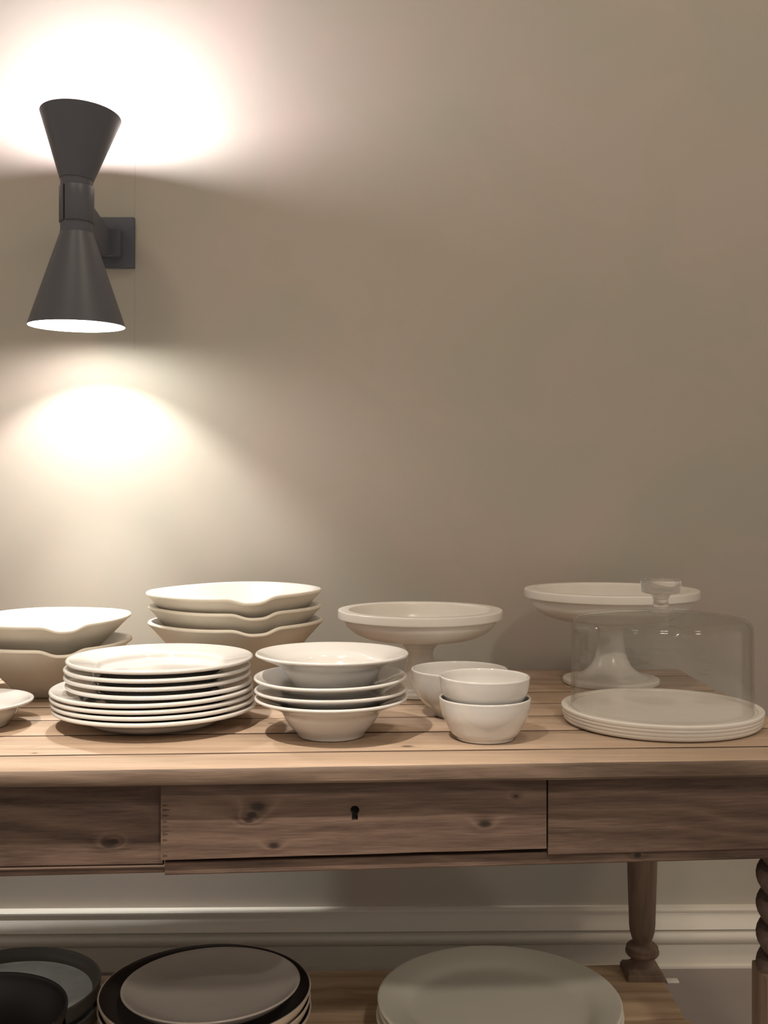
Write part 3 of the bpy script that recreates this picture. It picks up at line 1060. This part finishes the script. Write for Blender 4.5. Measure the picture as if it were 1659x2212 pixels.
def build_dome():
    d = 1.425
    cx = px(1428, d)
    # ridged cake plate
    R = 0.1318
    p = [(0, 0.001), (0.118, 0.001), (0.120, 0.0006), (0.1245, 0.0006), (0.1275, 0.0024), (0.1290, 0.0056), (0.1280, 0.0064), (0.1292, 0.0074), (0.1302, 0.0104), (0.1290, 0.0113), (0.1302, 0.0122), (0.1312, 0.0150), (0.1302, 0.0160), (0.1314, 0.0170),
         (R, 0.0200), (R - 0.0006, 0.0214), (R - 0.0026, 0.0220), (0.1240, 0.0216), (0.1226, 0.0206), (0.1216, 0.0192), (0.1200, 0.0188), (0.1168, 0.0190), (0.1155, 0.0200), (0.1130, 0.0202), (0, 0.0202)]
    o = make('cake_plate', chaikin(p, 1), 'cream', 144, smooth=50)
    place(o, cx, d, ZT + 0.0004)
    tag(o, 'round ridged cream cake plate under the glass dome', 'plate')
    # clear bell and its knob
    z0 = 0.0200
    root = empty('cake_dome', (cx, d, ZT + z0))
    tag(root, 'clear glass cake dome with a disc knob on the ridged plate', 'cake dome')
    zs = 0.1355 - z0
    g = 0.0026
    outer = [(0.1195, 0.0), (0.1188, 0.010), (0.1182, 0.060), (0.1180, zs - 0.016), (0.1176, zs - 0.007), (0.1155, zs - 0.001), (0.1110, zs + 0.0025), (0.1030, zs + 0.0045), (0.075, zs + 0.0068), (0.045, zs + 0.0095), (0.020, zs + 0.0120), (0, zs + 0.0120)]
    inner = [(r - g if r > 0.11 else r, z - (g if r <= 0.1155 else 0)) for r, z in outer]
    outer = outer[:2] + chaikin(outer[2:], 2)
    inner = inner[:2] + chaikin(inner[2:], 2)
    inner[0] = (inner[0][0], 0.0)
    prof = list(reversed(inner)) + [(0.1182, -0.0004)] + outer
    bell = link_mesh('bell', lathe_bm(prof, 128), 'glass', root, 60)
    zk = zs + 0.0122
    kp = [(0, 0), (0.0160, 0.0), (0.0165, 0.0015), (0.0125, 0.0045), (0.0105, 0.0090), (0.0098, 0.0150), (0.0112, 0.0210), (0.0150, 0.0235), (0.0235, 0.0250), (0.0262, 0.0270), (0.0268, 0.0310), (0.0268, 0.0400), (0.0262, 0.0425), (0.0245, 0.0432), (0, 0.0432)]
    kb = lathe_bm(chaikin(kp, 2), 64)
    bmesh.ops.translate(kb, verts=kb.verts[:], vec=(0, 0, zk))
    kn = link_mesh('knob', kb, 'knob', root, 50)


build_dome()


# --- crockery on the lower shelf
def build_shelf_ware():
    # oval-looking large platters
    d = 1.52
    cx = px(1078, d)
    R = 0.1735
    p = [(0, 0.002), (0.118, 0.002), (0.120, 0), (0.126, 0), (0.128, 0.004), (0.136, 0.010), (R - 0.004, 0.0205), (R - 0.0006, 0.0225), (R, 0.0248), (R - 0.0015, 0.0265), (R - 0.005, 0.0265), (0.145, 0.0205), (0.134, 0.0150), (0.126, 0.0100), (0.112, 0.0080), (0, 0.0075)]
    src = make('platter', chaikin(p, 2), 'platter', 144)
    lab = ['lowest pale grey-green platter of the stack on the lower shelf', 'second from bottom pale grey-green platter on the lower shelf', 'third from bottom pale grey-green platter on the lower shelf', 'pale grey-green platter directly under the top platter on the lower shelf', 'top pale grey-green platter of the stack on the lower shelf']
    for k in range(5):
        o = src if k == 0 else src.copy()
        if k:
            COL.objects.link(o)
        place(o, cx + (0.002, 0.001, -0.002, 0.0015, 0)[k], d + (0, 0.001, 0, -0.001, 0)[k], ZS + 0.0008 + 0.0116 * k, k * 1.1)
        tag(o, lab[k], 'platter', 'platters stacked on the lower shelf')

    # nested brown bowls with a taupe dish on top
    d = 1.50
    cx = px(445, d)
    R, h = 0.1482, 0.066
    p = [(0, 0.003), (0.068, 0.003), (0.070, 0), (0.078, 0), (0.082, 0.004), (0.110, 0.016), (0.134, 0.036), (0.1450, 0.056), (R - 0.0004, h - 0.003), (R, h - 0.0012), (R - 0.0015, h), (R - 0.0032, h - 0.0006),
         (0.1430, 0.056), (0.1310, 0.038), (0.106, 0.021), (0.078, 0.011), (0, 0.010)]
    pc = chaikin(p, 2)
    zi = max(range(len(pc)), key=lambda i: pc[i][1])
    src = make('serving_bowl', pc, ['taupe_out', 'brown_in'], 128, lambda i, a, b: 1 if i >= zi + 2 else 0)
    lab = ['lowest sand-coloured serving bowl of the nested stack on the lower shelf', 'middle sand-coloured serving bowl of the nested stack on the lower shelf', 'uppermost sand-coloured serving bowl, dark brown inside, holding a taupe dish']
    for k in range(3):
        o = src if k == 0 else src.copy()
        if k:
            COL.objects.link(o)
        place(o, cx + (0.0005, -0.0005, 0.0)[k], d, ZS + 0.0008 + 0.0145 * k, k * 0.9)
        tag(o, lab[k], 'bowl', 'serving bowls nested on the lower shelf')
    R2 = 0.1250
    p = [(0, 0.002), (0.048, 0.002), (0.050, 0.0), (0.055, 0.0), (0.060, 0.003), (0.085, 0.0095), (0.110, 0.0215), (R2 - 0.001, 0.0345), (R2, 0.0362), (R2 - 0.001, 0.0378), (R2 - 0.003, 0.0376), (0.106, 0.0250), (0.082, 0.0140), (0.050, 0.0085), (0, 0.0070)]
    o = make('coupe_dish', chaikin(p, 2), 'taupe', 128)
    place(o, px(458, d), d - 0.001, ZS + 0.0655, 0, -1.5, -1.0)
    tag(o, 'glossy taupe coupe dish lying inside the top serving bowl', 'dish')

    # straight-sided charcoal dishes, blue-grey inside
    d = 1.60
    cx = px(16, d)
    R, h = 0.1370, 0.026
    p = [(0, 0.001), (R - 0.010, 0.001), (R - 0.005, 0.0), (R - 0.003, 0.003), (R - 0.0015, h * 0.6), (R, h - 0.002), (R - 0.0008, h - 0.0004), (R - 0.002, h), (R - 0.0042, h - 0.0008), (R - 0.0065, h * 0.55), (R - 0.012, 0.0075), (R - 0.022, 0.0055), (0, 0.0050)]
    pc = chaikin(p, 2)
    floor_i = [i for i, q in enumerate(pc) if q[1] > h * 0.5]
    src = make('tray_dish', pc, ['char', 'blue_in'], 128, lambda i, a, b: 1 if i > floor_i[-1] + 3 else 0)
    src2 = src.copy()
    COL.objects.link(src2)
    place(src, cx + 0.003, d - 0.004, ZS + 0.0008, 1.0)
    place(src2, cx, d, ZS + 0.0272, 0.2)
    tag(src, 'lower charcoal straight-sided dish of the pair near the skirting', 'dish', 'straight-sided dishes on the lower shelf')
    tag(src2, 'upper charcoal straight-sided dish with a blue-grey bottom near the skirting', 'dish', 'straight-sided dishes on the lower shelf')

    # black bowls in front of them
    d = 1.35
    cx = px(-62, d)
    R, h = 0.1165, 0.072
    p = [(0, 0.003), (0.052, 0.003), (0.054, 0), (0.060, 0), (0.064, 0.004), (0.088, 0.018), (0.106, 0.040), (R - 0.0015, h - 0.010), (R, h - 0.002), (R - 0.0010, h), (R - 0.0036, h - 0.0008), (0.1115, h - 0.012), (0.101, 0.040), (0.083, 0.023), (0.060, 0.012), (0, 0.010)]
    src = make('black_bowl', chaikin(p, 2), 'black', 96)
    for k, l in enumerate(('lowest black bowl of the stack beside the brown serving bowls', 'middle black bowl of the stack beside the brown serving bowls', 'top black bowl of the stack beside the brown serving bowls')):
        o = src if k == 0 else src.copy()
        if k:
            COL.objects.link(o)
        place(o, cx + 0.001 * k, d, ZS + 0.0008 + 0.0300 * k, k)
        tag(o, l, 'bowl', 'black bowls on the lower shelf')


build_shelf_ware()


def build_floor_bits():
    y = 0.84 * F / (2122 - CY)
    bm = box_bm(px(1440, y), px(1466, y), y - 0.006, y + 0.008, 0.0002, 0.0042, 0.001)
    o = link_mesh('pale_strip', bm, 'white_strip', None, 35)  # small white strip of unknown kind
    tag(o, 'short white strip on the floor beside the leg plinth', 'strip')


build_floor_bits()
